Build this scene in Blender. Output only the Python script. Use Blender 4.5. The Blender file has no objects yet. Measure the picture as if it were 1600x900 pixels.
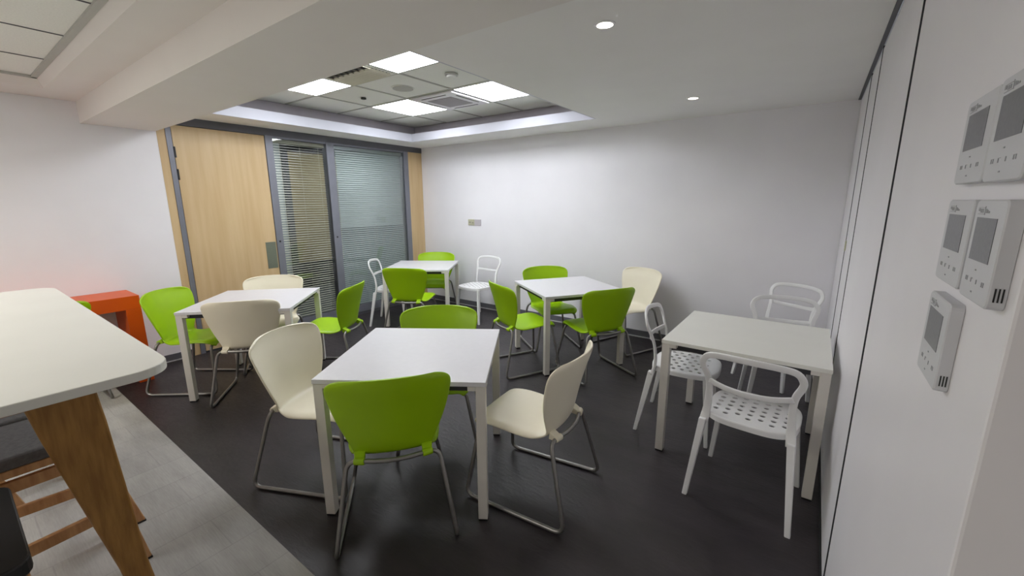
import bpy, bmesh, math, random
from mathutils import Vector, Matrix
from math import sin, cos, pi, radians, sqrt
random.seed(7)
sc = bpy.context.scene
col = sc.collection

# ------------------------------------------------------------------ camera, world, lamps, exposure
cam_d = bpy.data.cameras.new('camera')
cam = bpy.data.objects.new('camera', cam_d); col.objects.link(cam)
Rv, Uv, Fv = Vector((0.81143619, 0.58442518, -0.00430292)), Vector((-0.11497628, 0.16684698, 0.97925612)), Vector((-0.57301986, 0.79410912, -0.20258071))
cam.matrix_world = Matrix(((Rv.x, Uv.x, -Fv.x, 4.98972), (Rv.y, Uv.y, -Fv.y, -4.57042), (Rv.z, Uv.z, -Fv.z, 1.525), (0, 0, 0, 1)))
cam_d.sensor_width = 36.0
cam_d.lens = 36.0 * 651.7875 / 1600.0
cam_d.clip_start = 0.02
sc.camera = cam

world = bpy.data.worlds.new('world'); sc.world = world; world.use_nodes = True
world.node_tree.nodes['Background'].inputs[0].default_value = (0.9, 0.93, 1.0, 1)
world.node_tree.nodes['Background'].inputs[1].default_value = 0.15

PANEL_STRENGTH = 14.5      # the four square panels in the tray
DOWN_W = 8.0
sc.view_settings.view_transform = 'Standard'
sc.view_settings.look = 'None'
sc.view_settings.exposure = 0.24
sc.view_settings.gamma = 1.0
sc.view_settings.use_curve_mapping = False

def area_lamp(name, loc, sx, sy, w, color=(1, 1, 1), rot=(0, 0, 0)):
    d = bpy.data.lights.new(name, 'AREA'); d.shape = 'RECTANGLE'; d.size = sx; d.size_y = sy; d.energy = w; d.color = color
    o = bpy.data.objects.new(name, d); o.location = loc; o.rotation_euler = rot; col.objects.link(o); return o
# unseen fill lamps added under the side tray, behind and left of the camera
for lx, ly, lw in ((1.45, -5.55, 24), (1.45, -7.4, 22), (3.0, -5.55, 11), (3.0, -7.4, 9)):
    area_lamp('side_fill_lamp', (lx, ly, 2.365), .58, .58, lw, (1.0, .965, .89))
sc.cycles.diffuse_bounces = 10
sc.cycles.max_bounces = 14

# ------------------------------------------------------------------ materials
def lin(r, g, b):
    f = lambda c: (c / 255 / 12.92) if c / 255 <= .04045 else ((c / 255 + .055) / 1.055) ** 2.4
    return (f(r), f(g), f(b), 1)
def mat(name, rgb, rough=.5, metal=0.0, noise=0.0, scale=8.0, stretch=(1, 1, 1), rgb2=None, bump=0.0, emit=None, es=0.0, coat=0.0, spec=.5, detail=4):
    m = bpy.data.materials.new(name); m.use_nodes = True; nt = m.node_tree; b = nt.nodes['Principled BSDF']
    b.inputs['Base Color'].default_value = lin(*rgb); b.inputs['Roughness'].default_value = rough; b.inputs['Metallic'].default_value = metal
    b.inputs['Specular IOR Level'].default_value = spec
    if coat: b.inputs['Coat Weight'].default_value = coat
    if emit: b.inputs['Emission Color'].default_value = lin(*emit); b.inputs['Emission Strength'].default_value = es
    tc = nt.nodes.new('ShaderNodeTexCoord'); mp = nt.nodes.new('ShaderNodeMapping'); mp.inputs['Scale'].default_value = stretch
    nz = nt.nodes.new('ShaderNodeTexNoise'); nz.inputs['Scale'].default_value = scale; nz.inputs['Detail'].default_value = detail
    nt.links.new(tc.outputs['Object'], mp.inputs[0]); nt.links.new(mp.outputs[0], nz.inputs['Vector'])
    mx = nt.nodes.new('ShaderNodeMix'); mx.data_type = 'RGBA'
    c2 = rgb2 or tuple(max(0, c * (1 - noise)) for c in rgb)
    mx.inputs[6].default_value = lin(*rgb); mx.inputs[7].default_value = lin(*c2)
    cr = nt.nodes.new('ShaderNodeValToRGB'); cr.color_ramp.elements[0].position = .35; cr.color_ramp.elements[1].position = .68
    nt.links.new(nz.outputs['Fac'], cr.inputs[0]); nt.links.new(cr.outputs[0], mx.inputs[0]); nt.links.new(mx.outputs[2], b.inputs['Base Color'])
    if bump:
        bp = nt.nodes.new('ShaderNodeBump'); bp.inputs['Strength'].default_value = bump; bp.inputs['Distance'].default_value = .01
        nt.links.new(nz.outputs['Fac'], bp.inputs['Height']); nt.links.new(bp.outputs[0], b.inputs['Normal'])
    return m
M = {}
M['wall'] = mat('wall_paint', (236, 235, 239), .55, noise=.012, scale=3)
M['panel'] = mat('panel_paint', (238, 236, 240), .38, noise=.012, scale=3)
M['ceil'] = mat('ceiling_paint', (240, 239, 237), .8, noise=.01, scale=3)
M['tile'] = mat('ceiling_tile', (242, 243, 238), .9, noise=.03, scale=120)
M['grid'] = mat('ceiling_grid', (186, 186, 180), .6, noise=.02)
M['beam'] = mat('beam_paint', (234, 230, 226), .75, noise=.01, scale=3)
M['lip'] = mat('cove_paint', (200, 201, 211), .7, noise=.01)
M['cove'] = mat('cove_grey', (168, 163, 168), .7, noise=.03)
M['grey'] = mat('aluminium_frame', (128, 130, 140), .42, .35, noise=.03)
M['dkgrey'] = mat('dark_header', (92, 92, 98), .5, .1, noise=.03)
M['base'] = mat('baseboard_grey', (98, 98, 104), .5, noise=.05)
M['seal'] = mat('sealant_strip', (190, 190, 192), .35, noise=.03)
M['gap'] = mat('dark_gap', (32, 32, 34), .7, noise=.1)
M['black'] = mat('black_plastic', (20, 20, 22), .45, noise=.1)
M['birch'] = mat('birch_veneer', (206, 180, 138), .42, scale=3.2, stretch=(5, 5, .35), rgb2=(196, 167, 124), detail=6)
M['oak'] = mat('oak_timber', (166, 122, 60), .5, scale=9, stretch=(7, 7, .6), rgb2=(138, 96, 42), bump=.08, detail=8)
M['beech'] = mat('beech_timber', (200, 154, 106), .45, scale=9, stretch=(6, 6, 1), rgb2=(176, 128, 84), detail=6)
M['laminate'] = mat('white_laminate', (212, 211, 215), .33, noise=.012, scale=30)
M['laminate_warm'] = mat('warm_white_laminate', (226, 226, 219), .33, noise=.015, scale=4)
M['edge'] = mat('laminate_edge', (196, 196, 198), .45, noise=.02)
M['legwhite'] = mat('powder_coated_steel', (214, 210, 203), .38, noise=.015)
M['under'] = mat('underframe_steel', (58, 58, 62), .45, .4, noise=.05)
M['green'] = mat('green_plastic', (156, 198, 4), .36, noise=.02, scale=5)
M['cream'] = mat('cream_plastic', (238, 231, 210), .38, noise=.015, scale=5)
M['tube'] = mat('satin_steel_tube', (152, 150, 148), .34, .8, noise=.05, scale=30)
M['alu'] = mat('white_lacquered_aluminium', (230, 230, 231), .4, noise=.012)
M['orange'] = mat('orange_lacquer', (214, 84, 4), .4, noise=.03, scale=4)
M['greyseat'] = mat('grey_seat_fabric', (104, 102, 102), .9, noise=.12, scale=90)
M['blackseat'] = mat('black_leatherette', (26, 26, 28), .5, noise=.1, scale=40)
M['plate'] = mat('brushed_plate', (140, 146, 132), .35, .6, noise=.06, scale=30, stretch=(1, 1, 20))
M['device'] = mat('device_plastic', (205, 206, 210), .4, noise=.01)
M['screen'] = mat('device_screen', (112, 113, 117), .3, noise=.08, scale=200)
M['mark'] = mat('device_print', (158, 159, 163), .5, noise=.02)
M['socket'] = mat('socket_brass', (196, 194, 168), .4, .15, noise=.05)
M['socket2'] = mat('socket_cover', (190, 184, 190), .4, noise=.03)
M['slat'] = mat('blind_slat', (176, 186, 188), .5, .1, noise=.03)
M['slat2'] = mat('blind_slat_dark', (196, 192, 176), .5, .1, noise=.04)
M['tan'] = mat('tan_panel', (136, 120, 84), .6, noise=.05, scale=3)
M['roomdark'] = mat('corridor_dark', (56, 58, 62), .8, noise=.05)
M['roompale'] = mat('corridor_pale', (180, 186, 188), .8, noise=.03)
M['lampface'] = mat('lamp_diffuser', (255, 255, 255), .6, noise=0, emit=(246, 249, 255), es=PANEL_STRENGTH)
M['downface'] = mat('downlight_lens', (255, 255, 255), .6, noise=0, emit=(255, 240, 220), es=9)
M['corrlamp'] = mat('corridor_lamp_lens', (255, 255, 255), .6, noise=0, emit=(246, 250, 255), es=5)
M['louvre'] = mat('vent_louvre', (214, 212, 196), .6, noise=.03)

def glass_mat():
    m = bpy.data.materials.new('window_glass'); m.use_nodes = True; nt = m.node_tree
    for n in list(nt.nodes): nt.nodes.remove(n)
    out = nt.nodes.new('ShaderNodeOutputMaterial'); mx = nt.nodes.new('ShaderNodeMixShader'); fr = nt.nodes.new('ShaderNodeFresnel'); fr.inputs[0].default_value = 1.5
    tr = nt.nodes.new('ShaderNodeBsdfTransparent'); tr.inputs[0].default_value = (.93, .95, .94, 1); gl = nt.nodes.new('ShaderNodeBsdfGlossy'); gl.inputs['Roughness'].default_value = .02
    nt.links.new(fr.outputs[0], mx.inputs[0]); nt.links.new(tr.outputs[0], mx.inputs[1]); nt.links.new(gl.outputs[0], mx.inputs[2]); nt.links.new(mx.outputs[0], out.inputs[0])
    return m
M['glass'] = glass_mat()

def floor_mat():
    m = mat('vinyl_floor', (56, 51, 54), .36, scale=2.6, stretch=(1.0, 2.4, 1), rgb2=(41, 37, 40), detail=10)
    nt = m.node_tree; b = nt.nodes['Principled BSDF']
    n2 = nt.nodes.new('ShaderNodeTexNoise'); n2.inputs['Scale'].default_value = 26; n2.inputs['Detail'].default_value = 6; n2.inputs['Distortion'].default_value = 1.2
    tc = [n for n in nt.nodes if n.type == 'TEX_COORD'][0]; mp = nt.nodes.new('ShaderNodeMapping'); mp.inputs['Scale'].default_value = (.5, 1.6, 1); mp.inputs['Rotation'].default_value = (0, 0, .5)
    nt.links.new(tc.outputs['Object'], mp.inputs[0]); nt.links.new(mp.outputs[0], n2.inputs['Vector'])
    mr = nt.nodes.new('ShaderNodeMapRange'); mr.inputs[3].default_value = .30; mr.inputs[4].default_value = .54
    nt.links.new(n2.outputs['Fac'], mr.inputs[0]); nt.links.new(mr.outputs[0], b.inputs['Roughness'])
    bp = nt.nodes.new('ShaderNodeBump'); bp.inputs['Strength'].default_value = .35; bp.inputs['Distance'].default_value = .004
    nt.links.new(n2.outputs['Fac'], bp.inputs['Height']); nt.links.new(bp.outputs[0], b.inputs['Normal'])
    b.inputs['Specular IOR Level'].default_value = .45
    return m
M['floor'] = floor_mat()
def carpet_mat():
    m = mat('carpet_planks', (180, 178, 174), .95, scale=2.2, stretch=(.7, 3.2, 1), rgb2=(158, 156, 152), bump=.25, detail=9, spec=.1)
    nt = m.node_tree; b = nt.nodes['Principled BSDF']; mx = [n for n in nt.nodes if n.type == 'MIX'][0]
    tc = [n for n in nt.nodes if n.type == 'TEX_COORD'][0]
    br = nt.nodes.new('ShaderNodeTexBrick'); br.inputs['Scale'].default_value = 1.0; br.inputs['Brick Width'].default_value = 1.0; br.inputs['Row Height'].default_value = .25
    br.inputs['Mortar Size'].default_value = .004; br.inputs['Mortar Smooth'].default_value = .6
    br.inputs['Color1'].default_value = (1, 1, 1, 1); br.inputs['Color2'].default_value = (.93, .93, .935, 1); br.inputs['Mortar'].default_value = (.84, .84, .85, 1)
    mp = nt.nodes.new('ShaderNodeMapping'); mp.inputs['Rotation'].default_value = (0, 0, radians(90)); nt.links.new(tc.outputs['Object'], mp.inputs[0]); nt.links.new(mp.outputs[0], br.inputs['Vector'])
    n3 = nt.nodes.new('ShaderNodeTexNoise'); n3.inputs['Scale'].default_value = 60; n3.inputs['Detail'].default_value = 4
    m3 = nt.nodes.new('ShaderNodeMapping'); m3.inputs['Scale'].default_value = (.25, 3, 1); nt.links.new(tc.outputs['Object'], m3.inputs[0]); nt.links.new(m3.outputs[0], n3.inputs['Vector'])
    rr = nt.nodes.new('ShaderNodeMapRange'); rr.inputs[3].default_value = .82; rr.inputs[4].default_value = 1.12; nt.links.new(n3.outputs['Fac'], rr.inputs[0])
    a = nt.nodes.new('ShaderNodeMix'); a.data_type = 'RGBA'; a.blend_type = 'MULTIPLY'; a.inputs[0].default_value = 1
    nt.links.new(mx.outputs[2], a.inputs[6]); nt.links.new(br.outputs['Color'], a.inputs[7])
    c = nt.nodes.new('ShaderNodeVectorMath'); c.operation = 'SCALE'; nt.links.new(a.outputs[2], c.inputs[0]); nt.links.new(rr.outputs[0], c.inputs['Scale'])
    nt.links.new(c.outputs[0], b.inputs['Base Color'])
    return m
M['carpet'] = carpet_mat()

# ------------------------------------------------------------------ mesh helpers
def tagged(o, label=None, cat=None, group=None, kind=None):
    if label: o['label'] = label
    if cat: o['category'] = cat
    if group: o['group'] = group
    if kind: o['kind'] = kind
    return o
def build(name, bm, material, parent=None, smooth=False, loc=None, rotz=0.0, bevel=0.0, seg=2):
    me = bpy.data.meshes.new(name); bmesh.ops.recalc_face_normals(bm, faces=bm.faces[:]); bm.to_mesh(me); bm.free()
    for mm in (material if isinstance(material, (list, tuple)) else [material]): me.materials.append(mm)
    if smooth:
        for p in me.polygons: p.use_smooth = True
    o = bpy.data.objects.new(name, me); col.objects.link(o)
    if parent: o.parent = parent
    if loc: o.location = loc
    if rotz: o.rotation_euler = (0, 0, rotz)
    if bevel:
        md = o.modifiers.new('bevel', 'BEVEL'); md.width = bevel; md.segments = seg; md.limit_method = 'ANGLE'; md.angle_limit = radians(40)
    return o
def empty(name, loc=(0, 0, 0), rotz=0.0):
    o = bpy.data.objects.new(name, None); o.empty_display_size = .1; col.objects.link(o); o.location = loc; o.rotation_euler = (0, 0, rotz); return o
def box(bm, x0, x1, y0, y1, z0, z1, mi=0):
    v = [bm.verts.new(p) for p in ((x0, y0, z0), (x1, y0, z0), (x1, y1, z0), (x0, y1, z0), (x0, y0, z1), (x1, y0, z1), (x1, y1, z1), (x0, y1, z1))]
    for q in ((3, 2, 1, 0), (4, 5, 6, 7), (0, 1, 5, 4), (1, 2, 6, 5), (2, 3, 7, 6), (3, 0, 4, 7)):
        f = bm.faces.new([v[i] for i in q]); f.material_index = mi
def BM(*boxes):
    bm = bmesh.new()
    for b in boxes: box(bm, *b)
    return bm
def hexa(bm, bottom, top, mi=0):
    """solid between two quads given as 4 points each"""
    a = [bm.verts.new(p) for p in bottom]; b = [bm.verts.new(p) for p in top]
    bm.faces.new(a[::-1]); bm.faces.new(b)
    for i in range(4): bm.faces.new((a[i], a[(i + 1) % 4], b[(i + 1) % 4], b[i]))
def beam_between(bm, p, q, w0, t0, w1=None, t1=None, side=Vector((0, 1, 0))):
    """tapered bar from p to q; w along side, t across"""
    p, q = Vector(p), Vector(q); w1 = w1 or w0; t1 = t1 or t0
    d = (q - p).normalized(); s = (side - d * side.dot(d)).normalized(); n = d.cross(s)
    A = [p + s * a * w0 / 2 + n * b * t0 / 2 for a, b in ((-1, -1), (1, -1), (1, 1), (-1, 1))]
    B = [q + s * a * w1 / 2 + n * b * t1 / 2 for a, b in ((-1, -1), (1, -1), (1, 1), (-1, 1))]
    hexa(bm, A, B)
def hleg(bm, p, q, w0, t0, w1, t1):
    """leg with horizontal cut ends: p bottom centre, q top centre; w in y, t in x"""
    A = [Vector(p) + Vector((a * t0 / 2, b * w0 / 2, 0)) for a, b in ((-1, -1), (1, -1), (1, 1), (-1, 1))]
    B = [Vector(q) + Vector((a * t1 / 2, b * w1 / 2, 0)) for a, b in ((-1, -1), (1, -1), (1, 1), (-1, 1))]
    hexa(bm, A, B)
def fillet(pts, r, n=6, closed=False):
    pts = [Vector(p) for p in pts]; out = []; N = len(pts)
    for i, p in enumerate(pts):
        if not closed and i in (0, N - 1): out.append(p); continue
        a, b = pts[i - 1] - p, pts[(i + 1) % N] - p
        rr = r[i] if isinstance(r, (list, tuple)) else r
        k = min(rr, a.length * .48, b.length * .48)
        if k < 1e-4: out.append(p); continue
        A, B = p + a.normalized() * k, p + b.normalized() * k
        for j in range(n + 1):
            t = j / n; out.append(A * (1 - t) ** 2 + p * 2 * t * (1 - t) + B * t * t)
    return out
def sweep(bm, path, prof, normal=None, closed=False, scales=None, mi=0):
    """prof: 2-D points (a along side, b along normal); normal: function i->Vector or None for tubes"""
    N = len(path); rings = []
    ref = None
    for i, p in enumerate(path):
        if closed: t = path[(i + 1) % N] - path[i - 1]
        else: t = path[min(i + 1, N - 1)] - path[max(i - 1, 0)]
        t = t.normalized()
        if normal is not None: nn = normal(i)
        else: nn = ref if ref is not None else (Vector((0, 0, 1)) if abs(t.z) < .9 else Vector((1, 0, 0)))
        nn = (nn - t * nn.dot(t)).normalized(); ref = nn; s = t.cross(nn)
        k = scales[i] if scales else (1, 1)
        rings.append([bm.verts.new(p + s * a * k[0] + nn * b * k[1]) for a, b in prof])
    m = len(prof)
    for i in range(N if closed else N - 1):
        A, B = rings[i], rings[(i + 1) % N]
        for j in range(m):
            f = bm.faces.new((A[j], A[(j + 1) % m], B[(j + 1) % m], B[j])); f.material_index = mi; f.smooth = True
    if not closed:
        bm.faces.new(rings[0][::-1]); bm.faces.new(rings[-1])
def circ(r, n=12): return [(r * cos(2 * pi * i / n), r * sin(2 * pi * i / n)) for i in range(n)]
def rrect(w, h, r, n=3):
    out = []
    for cx, cy, a0 in ((w / 2 - r, h / 2 - r, 0), (-w / 2 + r, h / 2 - r, 90), (-w / 2 + r, -h / 2 + r, 180), (w / 2 - r, -h / 2 + r, 270)):
        for i in range(n + 1):
            a = radians(a0 + 90 * i / n); out.append((cx + r * cos(a), cy + r * sin(a)))
    return out
def prism(bm, outline, z0, z1, mi=0):
    a = [bm.verts.new((x, y, z0)) for x, y in outline]; b = [bm.verts.new((x, y, z1)) for x, y in outline]
    bm.faces.new(a[::-1]).material_index = mi; bm.faces.new(b).material_index = mi; n = len(a)
    for i in range(n): bm.faces.new((a[i], a[(i + 1) % n], b[(i + 1) % n], b[i])).material_index = mi
def disc(bm, x, y, z0, z1, r, n=32): prism(bm, [(x + r * cos(2 * pi * i / n), y + r * sin(2 * pi * i / n)) for i in range(n)], z0, z1)
def S(name, bm, m, parent=None, **k):
    o = build(name, bm, m, parent, **k)
    if parent is None: o['kind'] = 'structure'
    return o
def copy_tree(o, parent=None):
    c = o.copy(); col.objects.link(c)
    if parent: c.parent = parent
    for ch in list(o.children): copy_tree(ch, c)
    return c

# ------------------------------------------------------------------ room shell
W = 5.1743; H = 2.3227; YB = -9.0; XR = 6.8
S('floor', BM((-.0, W, -3.87, 0, -.1, 0)), M['floor'])
S('floor_carpet', BM((0, XR, YB, -3.87, -.1, .001)), M['carpet'])
S('wall_back', BM((0, W + .15, 0, .15, -.1, 2.9)), M['wall'])
S('wall_left', BM((-.15, 0, YB, -3.206, -.1, 2.9)), M['wall'])
S('wall_left', BM((-.15, 0, -3.206, 0, H, 2.9)), M['ceil'])
S('wall_front', BM((-.15, XR + .15, YB - .15, YB, -.1, 2.9)), M['wall'])
S('wall_far_right', BM((XR, XR + .15, YB, -3.9, -.1, 2.9)), M['wall'])
S('wall_right', BM((W, W + .14, -3.9, -2.768, -.1, H), (W + .14, XR, -3.9, -3.76, -.1, H)), M['panel'], bevel=.004)
# folding partition panels of the right wall, dark seals between them
for a, b in ((-2.757, -1.488), (-1.480, -.888), (-.880, -.008)):
    S('wall_panel_right', BM((W, W + .09, a, b, .029, H - .022)), M['panel'])
S('trim_panel_backing', BM((W + .02, W + .14, -2.768, 0, 0, H)), M['gap'])
for y, pr in ((-2.7625, .0036), (-1.484, .0030), (-.884, .0030)):
    S('trim_panel_seal', BM((W - pr, W + .025, y - .0035, y + .0035, .002, H - .006)), M['under'])
S('baseboard_right', BM((W - .006, W + .02, -3.9, -.02, .001, .028)), M['gap'])
S('trim_ceiling_track', BM((W - .019, W - .001, -3.9, 0, H - .005, H + .02)), M['base'])
S('baseboard_left', BM((0, .012, -6.0, -3.206, .001, .072)), M['base'])
S('baseboard_back', BM((0.0, W - .001, -.012, 0, .006, .077)), M['base'])
S('trim_floor_strip', BM((.012, .017, -6.0, -3.206, 0.001, .012), (.0, W - .001, -.018, -.012, 0, .012)), M['seal'])
# ceiling: soffit with tray opening
OX0, OX1, OY0, OY1 = .42, 3.10, -3.02, -.545
q = .012
S('ceiling', BM((0, OX0 - q, -3.2, 0, H, H + .04), (OX1 + q, W - .020, -3.2, 0, H, H + .04), (OX0 - q, OX1 + q, OY1 + q, 0, H, H + .04), (OX0 - q, OX1 + q, -3.2, OY0 - q, H, H + .04)), M['ceil'])
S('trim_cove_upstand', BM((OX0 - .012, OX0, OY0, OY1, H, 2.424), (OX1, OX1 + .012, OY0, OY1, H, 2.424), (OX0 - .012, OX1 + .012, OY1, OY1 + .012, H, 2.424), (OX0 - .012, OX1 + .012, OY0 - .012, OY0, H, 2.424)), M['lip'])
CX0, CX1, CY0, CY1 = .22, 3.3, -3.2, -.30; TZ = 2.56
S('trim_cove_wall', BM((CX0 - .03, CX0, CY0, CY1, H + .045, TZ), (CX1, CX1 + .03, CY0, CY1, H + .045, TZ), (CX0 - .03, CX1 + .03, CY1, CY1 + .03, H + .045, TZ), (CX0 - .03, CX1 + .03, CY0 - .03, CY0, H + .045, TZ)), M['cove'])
GX, GY, GP = .834, -.867, .6175
S('ceiling_tiles', BM((CX0 - .03, CX1 + .03, CY0 - .03, CY1 + .03, TZ + .006, TZ + .04)), M['tile'])
gb = []
k = -1
while GX + GP * k < CX1:
    x = GX + GP * k
    if x > CX0: gb.append((x - .011, x + .011, CY0, CY1, TZ, TZ + .0055))
    k += 1
k = -1
while GY - GP * k > CY0:
    y = GY - GP * k
    if y < CY1: gb.append((CX0, CX1, y - .011, y + .011, TZ + .0003, TZ + .0058))
    k += 1
S('trim_ceiling_grid', BM(*gb), M['grid'])
# dropped beam and the carpeted side
S('ceiling_beam', BM((0, W + 1.6, -3.70, -3.21, 2.17, 2.9)), M['beam'])
S('ceiling_side', BM((0, .37, YB, -3.70, 2.335, 2.42), (.37, XR, -3.90, -3.70, 2.335, 2.42), (5.6, XR, YB, -3.90, 2.335, 2.42)), M['beam'])
bm = bmesh.new()
hexa(bm, [(.39, -3.92, 2.335), (5.6, -3.92, 2.335), (5.6, -3.90, 2.335), (.37, -3.90, 2.335)], [(.47, -3.955, 2.385), (5.6, -3.955, 2.385), (5.6, -3.90, 2.385), (.37, -3.90, 2.385)])
hexa(bm, [(.37, YB, 2.335), (.39, YB, 2.335), (.39, -3.92, 2.335), (.37, -3.90, 2.335)], [(.37, YB, 2.385), (.47, YB, 2.385), (.47, -3.955, 2.385), (.37, -3.90, 2.385)])
S('trim_tray_lip', bm, M['beam'])
S('ceiling_tiles_side', BM((.37, 5.6, YB, -3.90, 2.392, 2.43)), M['tile'])
gb = [(.47, .50, YB, -3.955, 2.378, 2.3915), (.47, 5.6, -3.985, -3.955, 2.378, 2.3915)]
SX, SY = 1.045, -3.945
for k in range(0, 8):
    if SX + .6175 * (k - 0) < 5.55: gb.append((SX + .6175 * k - .004, SX + .6175 * k + .004, YB, -3.985, 2.388, 2.3915))
for k in range(2, 9): gb.append((.5, 5.6, SY - .6175 * k - .004, SY - .6175 * k + .004, 2.3885, 2.3918))
S('trim_grid_side', BM(*gb[:2]), M['grid'])
S('trim_grid_lines', BM(*gb[2:]), M['base'])

# partition on the left: birch strips, door, two glazed screens with blinds
PZ = 2.248
S('trim_header', BM((-.09, .006, -3.206, 0, PZ, H - .0)), M['dkgrey'])
S('wall_panel_left', BM((-.08, .002, -3.206, -3.141, 0, PZ)), M['birch'])
S('wall_panel_left', BM((-.08, .002, -.270, -.003, .08, PZ)), M['birch'])
S('trim_door_frame', BM((-.09, .008, -3.140, -3.098, 0, PZ)), M['grey'])
S('trim_frame_post', BM((-.09, .010, -2.262, -2.186, 0, PZ)), M['grey'])
S('trim_frame_post', BM((-.09, .010, -1.551, -1.452, 0, PZ)), M['grey'])
S('trim_frame_post', BM((-.09, .010, -.353, -.271, 0, PZ)), M['grey'])
d1 = tagged(empty('door_1', (0, -2.68, 0)), kind='structure')
build('door_leaf', BM((-.045, 0, -.412, .414, .02, PZ - .006)), M['birch'], d1)
for z0 in (1.948, 1.743):
    build('hinge', BM((-.001, .012, -.419, -.402, z0, z0 + .1)), M['black'], d1, bevel=.003)
build('push_plate', BM((0, .004, .296, .405, .792, 1.09)), M['plate'], d1, bevel=.001)
for z0, nm in ((.93, 'lock_stud'),):
    build('lock_stud', BM((.010, .016, .445, .462, 1.08, 1.10)), M['black'], d1, bevel=.002)
def glazed(name, y0, y1, slatm, tilt, pitch):
    w = tagged(empty(name, (0, (y0 + y1) / 2, 0)), kind='structure'); h = (y1 - y0) / 2
    build('window_rail', BM((-.085, .004, -h, h, .035, .135), (-.085, .004, -h, h, PZ - .022, PZ)), M['grey'], w)
    build('plinth', BM((-.08, -.004, -h, h, 0, .035)), M['base'], w)
    build('pane', BM((-.012, -.006, -h, h, .135, PZ - .022)), M['glass'], w)
    bm = bmesh.new(); z = .150; c, s = cos(tilt) * .0132, sin(tilt) * .0132
    while z < PZ - .07:
        hexa(bm, [(-.045 - c, -h + .02, z - s - .0004), (-.045 + c, -h + .02, z + s - .0004), (-.045 + c, h - .02, z + s - .0004), (-.045 - c, h - .02, z - s - .0004)],
             [(-.045 - c, -h + .02, z - s + .0004), (-.045 + c, -h + .02, z + s + .0004), (-.045 + c, h - .02, z + s + .0004), (-.045 - c, h - .02, z - s + .0004)])
        z += pitch
    b = build('blind', bm, slatm, w)
    build('head_rail', BM((-.06, -.03, -h + .01, h - .01, PZ - .065, PZ - .024)), slatm, b)
    bm = bmesh.new()
    for q in (.14, .5, .86): box(bm, -.0315, -.0300, -h + 2 * h * q - .0015, -h + 2 * h * q + .0015, .15, PZ - .06)
    build('ladder_cord', bm, slatm, b)
    return w
glazed('window_1', -2.186, -1.551, M['slat2'], radians(-16), .0285)
glazed('window_2', -1.452, -.353, M['slat'], radians(-38), .0270)
build('lock_stud', BM((.010, .016, -1.435 + 1.44 - .02, -1.435 + 1.44 - .004, 1.08, 1.10)), M['black'], empty('trim_stud', (0, -1.5, 0)), bevel=.002).parent['kind'] = 'structure'
# corridor behind the glass
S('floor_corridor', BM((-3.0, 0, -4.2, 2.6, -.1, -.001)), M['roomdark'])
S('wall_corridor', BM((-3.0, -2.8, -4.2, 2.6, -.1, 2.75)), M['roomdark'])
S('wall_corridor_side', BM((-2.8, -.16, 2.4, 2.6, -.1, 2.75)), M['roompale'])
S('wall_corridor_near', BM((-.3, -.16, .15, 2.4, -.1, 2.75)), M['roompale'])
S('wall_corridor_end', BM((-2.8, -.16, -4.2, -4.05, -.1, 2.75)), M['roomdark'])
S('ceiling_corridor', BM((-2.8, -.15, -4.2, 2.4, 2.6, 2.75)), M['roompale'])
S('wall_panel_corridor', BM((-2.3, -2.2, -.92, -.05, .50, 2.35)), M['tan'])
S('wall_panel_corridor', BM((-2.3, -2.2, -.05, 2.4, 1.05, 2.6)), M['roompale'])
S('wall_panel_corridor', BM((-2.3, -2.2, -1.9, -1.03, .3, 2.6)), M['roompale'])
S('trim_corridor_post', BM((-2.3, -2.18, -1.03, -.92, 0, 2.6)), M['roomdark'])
area_lamp('corridor_lamp', (-1.2, .3, 2.58), .6, .6, 32, (.93, 1, 1))
area_lamp('corridor_lamp', (-1.2, -1.6, 2.58), .6, .6, 18, (.97, 1, 1))

# ------------------------------------------------------------------ tables
def square_table(x, y, deg, label, top=None, half=.405):
    t = tagged(empty('square_table', (x, y, 0), radians(deg)), label, 'table', 'square white cafe tables')
    build('tabletop', BM((-half, half, -half, half, .703, .725)), top or M['laminate'], t, bevel=.002)
    build('underframe', BM(*[(-half + .05, half - .05, s * (half - .045) - .012, s * (half - .045) + .012, .668, .7025) for s in (-1, 1)],
                           *[(s * (half - .045) - .012, s * (half - .045) + .012, -half + .05, half - .05, .668, .7025) for s in (-1, 1)]), M['under'], t)
    for sx in (-1, 1):
        for sy in (-1, 1):
            a, b = half - .003, half - .048
            xs, ys = sorted((sx * a, sx * b)), sorted((sy * a, sy * b))
            bm = BM((xs[0], xs[1], ys[0], ys[1], .010, .7025))
            c = half - .085
            xa = sorted((sx * b, sx * c)); ya = sorted((sy * b, sy * c))
            box(bm, xa[0], xa[1], ys[0], ys[1], .680, .7025); box(bm, xs[0], xs[1], ya[0], ya[1], .680, .7025)
            l = build('leg', bm, M['legwhite'], t, bevel=.0015)
            build('foot_cap', BM((xs[0] + .002, xs[1] - .002, ys[0] + .002, ys[1] - .002, 0, .011)), M['black'], l)
    return t
square_table(3.303, -3.095, 32.9, 'square white table nearest the camera, ringed by two green and two cream chairs')
square_table(.905, -.890, 34.0, 'small-looking square white table farthest away, in the corner by the birch strip')
square_table(3.094, -1.022, 54.7, 'square white table set cornerwise before the back wall, three green chairs around it')
square_table(1.185, -3.035, 45.0, 'square white table in front of the birch door, beside the orange console')
square_table(4.735, -1.740, 0.0, 'square white table pushed against the right wall among white perforated chairs', M['laminate_warm'])

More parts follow.
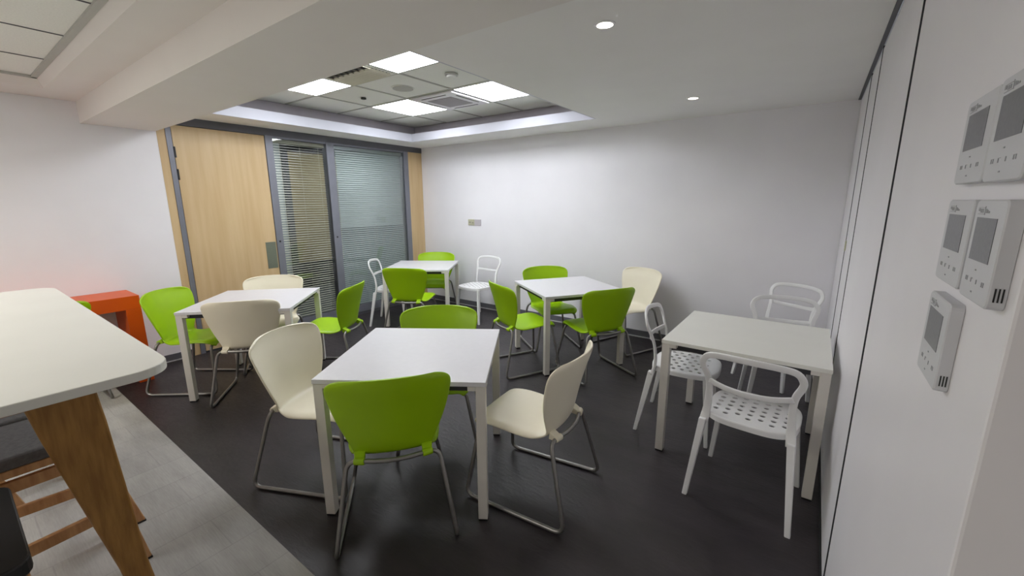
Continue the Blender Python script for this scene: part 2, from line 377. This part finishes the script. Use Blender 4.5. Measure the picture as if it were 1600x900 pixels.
# ------------------------------------------------------------------ shell chairs
def interp(tab, s):
    for (a, *A), (b, *B) in zip(tab, tab[1:]):
        if s <= b:
            t = (s - a) / (b - a); return [p + (q - p) * t for p, q in zip(A, B)]
    return tab[-1][1:]
def catmull(pts, n):
    out = []
    P = [pts[0]] + list(pts) + [pts[-1]]
    for i in range(1, len(P) - 2):
        for j in range(n):
            t = j / n
            out.append([.5 * (2 * b + (c - a) * t + (2 * a - 5 * b + 4 * c - d) * t * t + (-a + 3 * b - 3 * c + d) * t ** 3) for a, b, c, d in zip(P[i - 1], P[i], P[i + 1], P[i + 2])])
    out.append(list(pts[-1])); return out
# u, z, halfwidth, forward bend at the wing, raise at the wing
SHELL = [(.537, .400, .160, .000, .004), (.535, .418, .186, -.006, .003), (.518, .434, .203, -.010, .003), (.475, .442, .212, -.008, .004), (.40, .440, .217, 0, .008), (.32, .431, .217, 0, .010),
         (.24, .422, .210, .0, .010), (.175, .417, .196, .004, .010), (.130, .421, .181, .012, .008), (.103, .438, .174, .026, .006), (.088, .476, .186, .040, .003), (.075, .535, .210, .052, .0),
         (.061, .600, .233, .060, 0), (.044, .665, .250, .066, 0), (.028, .720, .260, .070, 0), (.016, .755, .263, .072, -.002), (.007, .783, .258, .072, -.008), (.002, .803, .246, .070, -.014), (-.001, .815, .226, .066, -.016), (-.002, .821, .192, .052, -.012)]
def shell_mesh():
    bm = bmesh.new(); rows = catmull(SHELL, 3); nv = 25; grid = []
    for u, z, w, fb, up in rows:
        r = []
        for j in range(nv):
            t = -1 + 2 * j / (nv - 1); q = sin(t * pi / 2) * .35 + t * .65
            drop = max(0.0, (abs(q) - .84) / .16) ** 1.6 * .020 * min(1.0, max(0.0, (u - .12) / .08)) if z < .45 else 0.0
            r.append(bm.verts.new((u + fb * abs(q) ** 2.2, q * w, z + up * abs(q) ** 2.4 - drop)))
        grid.append(r)
    for a, b in zip(grid, grid[1:]):
        for j in range(nv - 1): bm.faces.new((a[j], a[j + 1], b[j + 1], b[j]))
    return bm
def shell_chair(m, colour):
    t = empty('cafe_chair')
    s = build('seat_shell', shell_mesh(), m, t, smooth=True)
    md = s.modifiers.new('thickness', 'SOLIDIFY'); md.thickness = .011; md.offset = 0
    md = s.modifiers.new('smooth', 'SUBSURF'); md.levels = 1; md.render_levels = 1
    bm = bmesh.new()
    half = [(.495, .0, .398), (.505, .175, .398), (.552, .248, .0115), (-.008, .263, .0115), (.094, .199, .420), (.046, .0, .416)]
    pts = [(a, b, c) for a, b, c in half]
    full = pts[1:] + [(a, -b, c) for a, b, c in reversed(pts[1:5])]
    path = fillet(full, [.04, .05, .055, .05, .2, .05, .055, .05, .04], 7, closed=True)
    sweep(bm, path, circ(.0105, 10), closed=True)
    build('tube_frame', bm, M['tube'], t)
    for sv in (-1, 1):
        bm = bmesh.new()
        sweep(bm, [Vector((.0745, sv * .124, .419)), Vector((.0795, sv * .145, .4195)), Vector((.0850, sv * .168, .4200))], circ(.0165, 14))
        hexa(bm, [(.080, sv * .145 - .020, .408), (.120, sv * .145 - .022, .412), (.120, sv * .145 + .022, .412), (.080, sv * .145 + .020, .408)],
             [(.082, sv * .145 - .021, .434), (.114, sv * .145 - .026, .452), (.114, sv * .145 + .026, .452), (.082, sv * .145 + .021, .434)])
        build('clip', bm, m, t, bevel=.004, seg=3)
    return t
green0 = shell_chair(M['green'], 'green'); cream0 = shell_chair(M['cream'], 'cream')
used = {'green': False, 'cream': False}
def place_shell(kind, x, y, deg, label):
    src = green0 if kind == 'green' else cream0
    o = src if not used[kind] else copy_tree(src)
    used[kind] = True
    o.location = (x, y, 0); o.rotation_euler = (0, 0, radians(deg))
    tagged(o, label, 'chair', '%s shell chairs at the square tables' % ('lime green' if kind == 'green' else 'cream'))
place_shell('green', 3.649, -3.580, 140.2, 'lime green shell chair nearest the camera, back turned, in front of the central table')
place_shell('green', 2.920, -2.570, -48.5, 'lime green shell chair behind the nearest table, only its rounded backrest showing above the tabletop')
place_shell('green', 2.734, -1.726, 62.3, 'lime green shell chair on the left of the cornerwise table, its side toward the camera')
place_shell('green', 2.563, -.612, -39.7, 'lime green shell chair behind the cornerwise table, facing the camera')
place_shell('green', 3.721, -1.356, 148.2, 'lime green shell chair, back to the camera, at the right of the cornerwise table')
place_shell('green', .620, -3.552, 36.5, 'lime green shell chair beside the orange console, facing right')
place_shell('green', 1.753, -2.403, 212.8, 'lime green shell chair seen side-on to the right of the table by the birch door')
place_shell('green', 1.377, -1.632, 116.9, 'lime green shell chair with its back to the camera in front of the farthest table')
place_shell('green', .600, -.330, -54.0, 'lime green shell chair behind the farthest table, in the room corner')
place_shell('green', .62, -4.20, 180, 'green chair peeping over the high white table before the orange console')
place_shell('cream', 4.172, -2.826, 186.4, 'cream shell chair on the right of the nearest table, seen side-on from behind')
place_shell('cream', 2.569, -3.523, 23.3, 'cream shell chair on the left of the nearest table, its front turned right')
place_shell('cream', 1.618, -3.342, 143.0, 'cream shell chair, shaded back to the camera, at the table by the birch door')
place_shell('cream', .665, -2.632, -32.5, 'cream shell chair directly in front of the birch door, behind its table')
place_shell('cream', 3.574, -.122, 247.8, 'cream shell chair standing against the back wall')

# ------------------------------------------------------------------ perforated chairs
def perforated_seat():
    bm = bmesh.new(); hu, hv, cu = .208, .208, .262
    def loop(a, b, n, z, ex=3.3):
        vs = []
        for i in range(n):
            t = 2 * pi * i / n; c, s = cos(t), sin(t)
            vs.append(bm.verts.new((cu + a * math.copysign(abs(c) ** (2 / ex), c), b * math.copysign(abs(s) ** (2 / ex), s), z)))
        return vs
    outer = loop(hu - .008, hv - .008, 64, .460); edges = []
    for i in range(64): edges.append(bm.edges.new((outer[i], outer[(i + 1) % 64])))
    holes = []
    for c in range(7):
        v = (c - 3) * .0515; n = 6 if c % 2 else 5
        for r in range(n):
            u = cu + (r - (n - 1) / 2) * .052 - (.004)
            ring = [bm.verts.new((u + .0130 * cos(2 * pi * i / 10), v + .0140 * sin(2 * pi * i / 10), .460)) for i in range(10)]
            for i in range(10): edges.append(bm.edges.new((ring[i], ring[(i + 1) % 10])))
            holes.append(ring)
    bmesh.ops.triangle_fill(bm, use_beauty=True, use_dissolve=False, edges=edges)
    for ring in holes:      # hole walls
        low = [bm.verts.new((q.co.x, q.co.y, .454)) for q in ring]
        for i in range(10): bm.faces.new((ring[i], ring[(i + 1) % 10], low[(i + 1) % 10], low[i]))
    r1 = loop(hu - .002, hv - .002, 64, .4575); r2 = loop(hu, hv, 64, .452); r3 = loop(hu, hv, 64, .428); r4 = loop(hu - .006, hv - .006, 64, .428); r5 = loop(hu - .006, hv - .006, 64, .452)
    for A, B in ((outer, r1), (r1, r2), (r2, r3), (r3, r4), (r4, r5)):
        for i in range(64): bm.faces.new((A[i], A[(i + 1) % 64], B[(i + 1) % 64], B[i]))
    return bm
def perforated_chair():
    t = empty('perforated_chair')
    build('seat', perforated_seat(), M['alu'], t)
    bm = bmesh.new()
    right = [(.076, .192, .405), (.092, .186, .455), (.094, .181, .52), (.082, .179, .60), (.064, .186, .66), (.046, .205, .712), (.034, .208, .745), (.020, .185, .782), (.004, .130, .797), (-.014, .0, .803)]
    pts = [Vector(p) for p in right] + [Vector((a, -b, c)) for a, b, c in reversed(right[:-1])]
    path = [Vector(p) for p in catmull([tuple(p) for p in pts], 4)]
    sc_ = []
    for p in path:
        k = 1.0 if p.z > .6 else 1.0 + (.6 - p.z) * 2.0
        sc_.append((k, k))
    sweep(bm, path, rrect(.031, .013, .004, 2), normal=lambda i: Vector((1, 0, .15)), scales=sc_)
    cb = [Vector(p) for p in catmull([(.070, .182, .640), (.036, .10, .630), (.022, 0, .627), (.036, -.10, .630), (.070, -.182, .640)], 4)]
    build('back_frame', bm, M['alu'], t)
    bm = bmesh.new(); sweep(bm, cb, rrect(.029, .010, .004, 2), normal=lambda i: Vector((1, 0, .15)))
    build('cross_rail', bm, M['alu'], t)
    for s in (-1, 1):
        bm = bmesh.new(); hleg(bm, (.002, s * .232, 0), (.078, s * .193, .425), .024, .024, .034, .042)
        build('leg', bm, M['alu'], t, bevel=.004)
        bm = bmesh.new(); hleg(bm, (.444, s * .220, 0), (.405, s * .176, .440), .024, .022, .032, .036)
        build('leg', bm, M['alu'], t, bevel=.004)
    bm = BM((.09, .40, -.186, -.176, .428, .448), (.09, .40, .176, .186, .428, .448), (.09, .10, -.18, .18, .428, .448), (.39, .40, -.17, .17, .428, .448))
    build('seat_frame', bm, M['alu'], t)
    return t
perf0 = perforated_chair(); first = [True]
def place_perf(x, y, deg, label):
    o = perf0 if first[0] else copy_tree(perf0)
    first[0] = False
    o.location = (x, y, 0); o.rotation_euler = (0, 0, radians(deg)); tagged(o, label, 'chair', 'white metal chairs with perforated seats')
place_perf(4.818, -2.470, 85.8, 'white perforated metal chair nearest the camera, in front of the table at the right wall')
place_perf(4.130, -1.745, 4.0, 'white perforated metal chair tucked into the left side of the table at the right wall')
place_perf(4.864, -.862, -80, 'nearer of the two white metal chair backs behind the table at the right wall')
place_perf(4.938, -.265, -118, 'rear one of the two white metal chairs in the right corner by the back wall')
place_perf(.466, -1.346, 36.5, 'narrow-looking white metal chair in front of the glazed blind, left of the farthest table')
place_perf(1.513, -.235, -96.8, 'white perforated metal chair standing alone near the back wall between the two far tables')

# ------------------------------------------------------------------ high table, stools, orange console
def rounded(x0, x1, y0, y1, r, n=8):
    out = []
    for cx, cy, a0 in ((x1 - r, y1 - r, 0), (x0 + r, y1 - r, 90), (x0 + r, y0 + r, 180), (x1 - r, y0 + r, 270)):
        for i in range(n + 1):
            a = radians(a0 + 90 * i / n); out.append((cx + r * cos(a), cy + r * sin(a)))
    return out
ht = tagged(empty('high_table', (2.43, -4.60, 0)), 'long high table with rounded white top and tapered oak legs at the left edge', 'table')
bm = bmesh.new(); prism(bm, rounded(-1.03, 1.03, -.40, .40, .10), 1.022, 1.05)
o = build('tabletop', bm, M['laminate_warm'], ht, bevel=.003)
build('apron', BM((-.80, .80, .20, .23, .945, 1.0215), (-.80, .80, -.23, -.20, .945, 1.0215), (.775, .80, -.20, .20, .945, 1.0215), (-.80, -.775, -.20, .20, .945, 1.0215)), M['oak'], ht, bevel=.004)
for sx in (-1, 1):
    for sy in (-1, 1):
        bm = bmesh.new(); secs = []
        for tt, ww, dd in ((0, .064, .052), (.30, .072, .056), (.62, .112, .078), (.85, .140, .088), (1, .150, .090)):
            cx, cy, cz = sx * (.735 + .09 * tt), sy * (.290 - .125 * tt), 1.0215 * tt
            secs.append([bm.verts.new((cx + a * dd / 2, cy + b * ww / 2, cz)) for a, b in ((-1, -1), (1, -1), (1, 1), (-1, 1))])
        bm.faces.new(secs[0][::-1]); bm.faces.new(secs[-1])
        for A, B in zip(secs, secs[1:]):
            for i in range(4): bm.faces.new((A[i], A[(i + 1) % 4], B[(i + 1) % 4], B[i]))
        build('leg', bm, M['oak'], ht, bevel=.010, seg=3)
def stool(x, y, z, seatm, label, hx, hy, feet, padh=.05, ring=False, rails=()):
    t = tagged(empty('wooden_stool', (x, y, 0)), label, 'stool')
    if ring:
        bm = bmesh.new(); o1 = rounded(-hx, hx, -hy, hy, .05, 5); i1 = rounded(-hx + .09, hx - .09, -hy + .075, hy - .075, .03, 5)
        n = len(o1); vs = [[bm.verts.new((a, b, zz)) for a, b in L] for zz in (z - .045, z) for L in (o1, i1)]
        for A, B in ((vs[0], vs[1]), (vs[2], vs[3]), (vs[0], vs[2]), (vs[1], vs[3])):
            for i in range(n): bm.faces.new((A[i], A[(i + 1) % n], B[(i + 1) % n], B[i]))
        build('seat_rim', bm, seatm, t, bevel=.006)
        bm = bmesh.new(); prism(bm, rounded(-hx + .09, hx - .09, -hy + .075, hy - .075, .03, 5), z - .04, z - .012); build('seat_board', bm, M['beech'], t)
    else:
        bm = bmesh.new(); prism(bm, rounded(-hx, hx, -hy, hy, .04, 5), z - padh, z); build('seat_pad', bm, seatm, t, bevel=.014, seg=3)
        build('seat_frame', BM((-hx + .005, hx - .005, -hy + .005, hy - .005, z - padh - .03, z - padh)), M['beech'], t, bevel=.003)
    zt = z - (.045 if ring else padh + .03); legs = []
    for (sx, sy), (fx, fy) in zip(((-1, 1), (1, 1), (1, -1), (-1, -1)), feet):
        tp = Vector((sx * (hx - .03), sy * (hy - .03), zt)); ft = Vector((fx - x, fy - y, 0)); bm = bmesh.new()
        hleg(bm, ft + Vector((0, 0, .008)), tp, .032, .032, .042, .042); l = build('leg', bm, M['beech'], t, bevel=.005)
        bm = bmesh.new(); prism(bm, [(ft.x + a * .017, ft.y + b * .017) for a, b in ((-1, -1), (1, -1), (1, 1), (-1, 1))], 0, .0085); build('foot_pad', bm, M['black'], l)
        legs.append((ft, tp))
    for (i, j, zz) in rails:
        P = [legs[q][0].lerp(legs[q][1], zz / zt) for q in (i, j)]
        bm = bmesh.new(); beam_between(bm, P[0], P[1], .045, .022, side=Vector((0, 0, 1))); build('stretcher', bm, M['beech'], t, bevel=.003)
    return t
stool(2.60, -4.53, .65, M['greyseat'], 'wooden stool with grey padded seat tucked under the high table', .18, .22, ((2.52, -4.28), (2.775, -4.25), (2.865, -4.70), (2.42, -4.78)), rails=((1, 2, .28), (1, 2, .53), (0, 3, .28)))
stool(2.19, -4.50, .65, M['greyseat'], 'wooden stool farther under the high table, showing only its thin legs', .20, .20, ((1.95, -4.24), (2.475, -4.200), (2.40, -4.74), (1.93, -4.52)), rails=((0, 3, .28),))
stool(3.14, -4.80, .60, M['blackseat'], 'wooden stool with black-rimmed seat at the lower left edge', .27, .245, ((2.93, -4.64), (3.39, -4.66), (3.44, -5.05), (2.80, -5.05)), ring=True, rails=((2, 3, .23),))
oc = tagged(build('console', BM((0.014, .40, -4.95, -3.62, .65, .763), (0.014, .40, -3.72, -3.62, .001, .65), (0.014, .40, -4.95, -4.85, .001, .65)), M['orange'], bevel=.002), 'orange box-shaped console standing against the left white wall', 'console table')

# ------------------------------------------------------------------ ceiling fittings
def panel_light(cx, cy, label):
    t = tagged(empty('ceiling_light', (cx, cy, TZ)), label, 'ceiling light', 'square light panels in the ceiling tray')
    h = .2975; build('frame', BM((-h, h, -h, -h + .006, -.003, .001), (-h, h, h - .006, h, -.003, .001), (-h, -h + .006, -h + .006, h - .006, -.003, .001), (h - .006, h, -h + .006, h - .006, -.003, .001)), M['tile'], t)
    build('diffuser', BM((-h + .006, h - .006, -h + .006, h - .006, -.0025, -.0005)), M['lampface'], t)
    return t
gx = lambda k: GX + GP * (k + .5)
gy = lambda k: GY - GP * (k + .5)
panel_light(gx(0), gy(0), 'square ceiling light panel farthest from the camera, left of the air conditioning cassette')
panel_light(gx(2), gy(0), 'square ceiling light panel on the right, beyond the air conditioning cassette')
panel_light(gx(0), gy(2), 'leftmost square ceiling light panel')
panel_light(gx(2), gy(2), 'square ceiling light panel nearest the camera, beside the vent grille')
v = tagged(empty('air_vent', (gx(1), gy(2), TZ)), 'square louvred air vent beside the nearest light panel', 'vent')
h = .2975
build('frame', BM((-h, h, -h, -h + .03, -.004, .001), (-h, h, h - .03, h, -.004, .001), (-h, -h + .03, -h + .03, h - .03, -.004, .001), (h - .03, h, -h + .03, h - .03, -.004, .001)), M['tile'], v)
build('duct_back', BM((-h + .03, h - .03, -h + .03, h - .03, .001, .004)), M['black'], v)
bm = bmesh.new()
for i in range(8):      # blades running away from the camera
    x = -h + .06 + i * .070
    hexa(bm, [(x + .026, -h + .031, -.019), (x + .029, -h + .031, -.019), (x + .029, .06, -.019), (x + .026, .06, -.019)], [(x, -h + .031, -.001), (x + .003, -h + .031, -.001), (x + .003, .06, -.001), (x, .06, -.001)])
build('louvres', bm, M['louvre'], v)
bm = bmesh.new()
for i in range(6):      # blades of the other half, across
    y = .075 + i * .034
    hexa(bm, [(-h + .031, y + .022, -.019), (h - .031, y + .022, -.019), (h - .031, y + .025, -.019), (-h + .031, y + .025, -.019)], [(-h + .031, y - .006, -.001), (h - .031, y - .006, -.001), (h - .031, y - .003, -.001), (-h + .031, y - .003, -.001)])
build('louvres', bm, M['louvre'], v)
v = tagged(empty('ceiling_speaker', (1.736, -1.778, TZ)), 'round grey speaker grille in the middle ceiling tile', 'speaker')
bm = bmesh.new(); disc(bm, 0, 0, -.004, 0, .105); build('bezel', bm, M['tile'], v)
bm = bmesh.new(); disc(bm, 0, 0, -.007, -.004, .094); build('grille', bm, M['grid'], v)
v = tagged(empty('air_conditioner', (gx(1), gy(0), TZ)), 'square white ceiling air conditioning cassette with grey centre grille', 'air conditioner')
build('panel', BM((-.29, .29, -.29, .29, -.018, .001)), M['panel'], v, bevel=.006)
build('grille', BM((-.165, .165, -.165, .165, -.022, -.018)), M['cove'], v, bevel=.004)
bm = bmesh.new()
for s in (-1, 1):
    for a, b in ((.235, .250),):
        ax = sorted((s * a, s * b)); box(bm, ax[0], ax[1], -.17, .17, -.0195, -.018); box(bm, -.17, .17, ax[0], ax[1], -.0196, -.018)
build('air_slots', bm, M['gap'], v)
v = tagged(empty('smoke_detector', (1.13, -1.775, TZ)), 'small black round sensor in a ceiling tile left of the speaker', 'sensor')
bm = bmesh.new(); disc(bm, 0, 0, -.012, 0, .026); build('sensor_body', bm, M['black'], v)
v = tagged(empty('smoke_detector', (2.404, -1.83, TZ)), 'white round detector in the ceiling tile between the two right light panels', 'detector')
bm = bmesh.new(); disc(bm, 0, 0, -.010, 0, .055); build('base_ring', bm, M['grid'], v)
bm = bmesh.new(); disc(bm, 0, 0, -.028, -.010, .042); build('detector_head', bm, M['tile'], v, bevel=.008, seg=3)
for x, y, lb in ((4.097, -2.594, 'round recessed downlight nearer the camera'), (4.089, -.862, 'round recessed downlight near the back wall')):
    v = tagged(empty('downlight', (x, y, H)), lb, 'downlight', 'recessed downlights in the plain ceiling')
    bm = bmesh.new(); n = 32
    ro, ri = .048, .037
    A = [[bm.verts.new((r * cos(2 * pi * i / n), r * sin(2 * pi * i / n), z)) for i in range(n)] for r, z in ((ro, 0), (ro, -.004), (ri, -.005), (ri, -.0005))]
    for a, b in zip(A, A[1:]):
        for i in range(n): bm.faces.new((a[i], a[(i + 1) % n], b[(i + 1) % n], b[i]))
    build('bezel', bm, M['alu'], v)
    bm = bmesh.new(); disc(bm, 0, 0, -.0035, -.0010, ri - .0005); build('lens', bm, M['downface'], v)
    ld = bpy.data.lights.new('downlight_lamp', 'SPOT'); ld.energy = DOWN_W; ld.spot_size = radians(110); ld.spot_blend = .6; ld.shadow_soft_size = .035; ld.color = (1, .93, .84)
    lo = bpy.data.objects.new('downlight_lamp', ld); lo.location = (0, 0, -.008); lo.parent = v; col.objects.link(lo)

# ------------------------------------------------------------------ wall fittings
sk = tagged(empty('wall_socket', (1.043, -.001, 1.238)), 'double wall socket plate on the white back wall', 'socket')
build('socket_plate', BM((-.118, .0, -.010, 0, -.043, .043)), M['socket'], sk, bevel=.003)
build('blank_plate', BM((.002, .118, -.010, 0, -.043, .043)), M['socket2'], sk, bevel=.003)
build('socket_slots', BM((-.098, -.088, -.0115, -.0095, -.006, .008), (-.076, -.066, -.0115, -.0095, -.006, .008), (-.040, -.030, -.0115, -.0095, -.01, .0), (-.026, -.018, -.0115, -.0095, -.01, .0)), M['dkgrey'], sk)
tagged(build('door_latch', BM((W - .008, W - .0005, -.965, -.93, 1.19, 1.255)), M['socket'], bevel=.002), 'small cream latch plate high on the folding wall panel seam', 'latch')

def thermostat(y1, y0, z0, z1, label, d=.0155):
    """y1 = far edge (image left), y0 = near edge"""
    w = (y1 - y0) / 2; h = (z1 - z0) / 2
    t = tagged(empty('wall_thermostat', (W, (y0 + y1) / 2, (z0 + z1) / 2)), label, 'thermostat', 'white thermostats on the near right wall')
    # local: x negative = towards room, y positive = far side
    bm = bmesh.new(); pr = [(a, b) for a, b in rrect(2 * w, 2 * h, .008, 3)]
    va = [bm.verts.new((-.0005, a, b)) for a, b in pr]; vb = [bm.verts.new((-d + .0015, a, b)) for a, b in pr]; vc = [bm.verts.new((-d, a * .975, b * .975)) for a, b in pr]
    bm.faces.new(va); bm.faces.new(vc[::-1]); n = len(pr)
    for A, B in ((va, vb), (vb, vc)):
        for i in range(n): bm.faces.new((A[i], A[(i + 1) % n], B[(i + 1) % n], B[i]))
    build('housing', bm, M['device'], t)
    f = lambda y0_, y1_, z0_, z1_, dd=.0006: (-d - dd, -d + .0002, *sorted((w - 2 * w * y0_, w - 2 * w * y1_)), *sorted((h - 2 * h * z0_, h - 2 * h * z1_)))
    build('screen', BM(f(.13, .80, .175, .60)), M['screen'], t)
    build('maker_mark', BM(f(.12, .17, .085, .115), f(.12, .32, .075, .080), f(.12, .32, .140, .145), f(.19, .23, .09, .13), f(.25, .29, .09, .13), f(.345, .352, .065, .15), f(.37, .41, .09, .13), f(.43, .45, .10, .13), f(.47, .50, .11, .13)), M['mark'], t)
    for i in range(4):
        a = .17 + i * .19; n = 3 if i in (0, 3) else 2 if i == 1 else 1
        q = (f(a, a + .018, .775, .82), f(a + .053, a + .07, .775, .82), f(a, a + .07, .775, .781, .0005))[:n]
        if n == 2: q = (f(a, a + .018, .775, .82), f(a, a + .06, .775, .781, .0005))
        build('touch_key', BM(*q), M['mark'], t)
    for z0_ in (.68, .90): build('touch_key', BM(f(.44, .475, z0_, z0_ + .015)), M['mark'], t)
    sl = []
    for i in range(3):
        x = -d + .0045 + i * .0032; sl.append((x, x + .0014, -w - .0006, -w + .0004, -h + .010, -h + .026))
    build('vent_slots', BM(*sl), M['gap'], t)
    return t
thermostat(-3.613, -3.752, 1.548, 1.668, 'upper left white thermostat with grey screen, partly beside its twin at the frame edge')
thermostat(-3.757, -3.890, 1.546, 1.670, 'upper right white thermostat cut by the right edge of the picture')
thermostat(-3.614, -3.748, 1.402, 1.525, 'middle left white thermostat with grey screen')
thermostat(-3.761, -3.875, 1.400, 1.525, 'middle right white thermostat showing black vent slots on its side')
thermostat(-3.613, -3.741, 1.247, 1.379, 'lowest white thermostat, hanging alone below the other four')
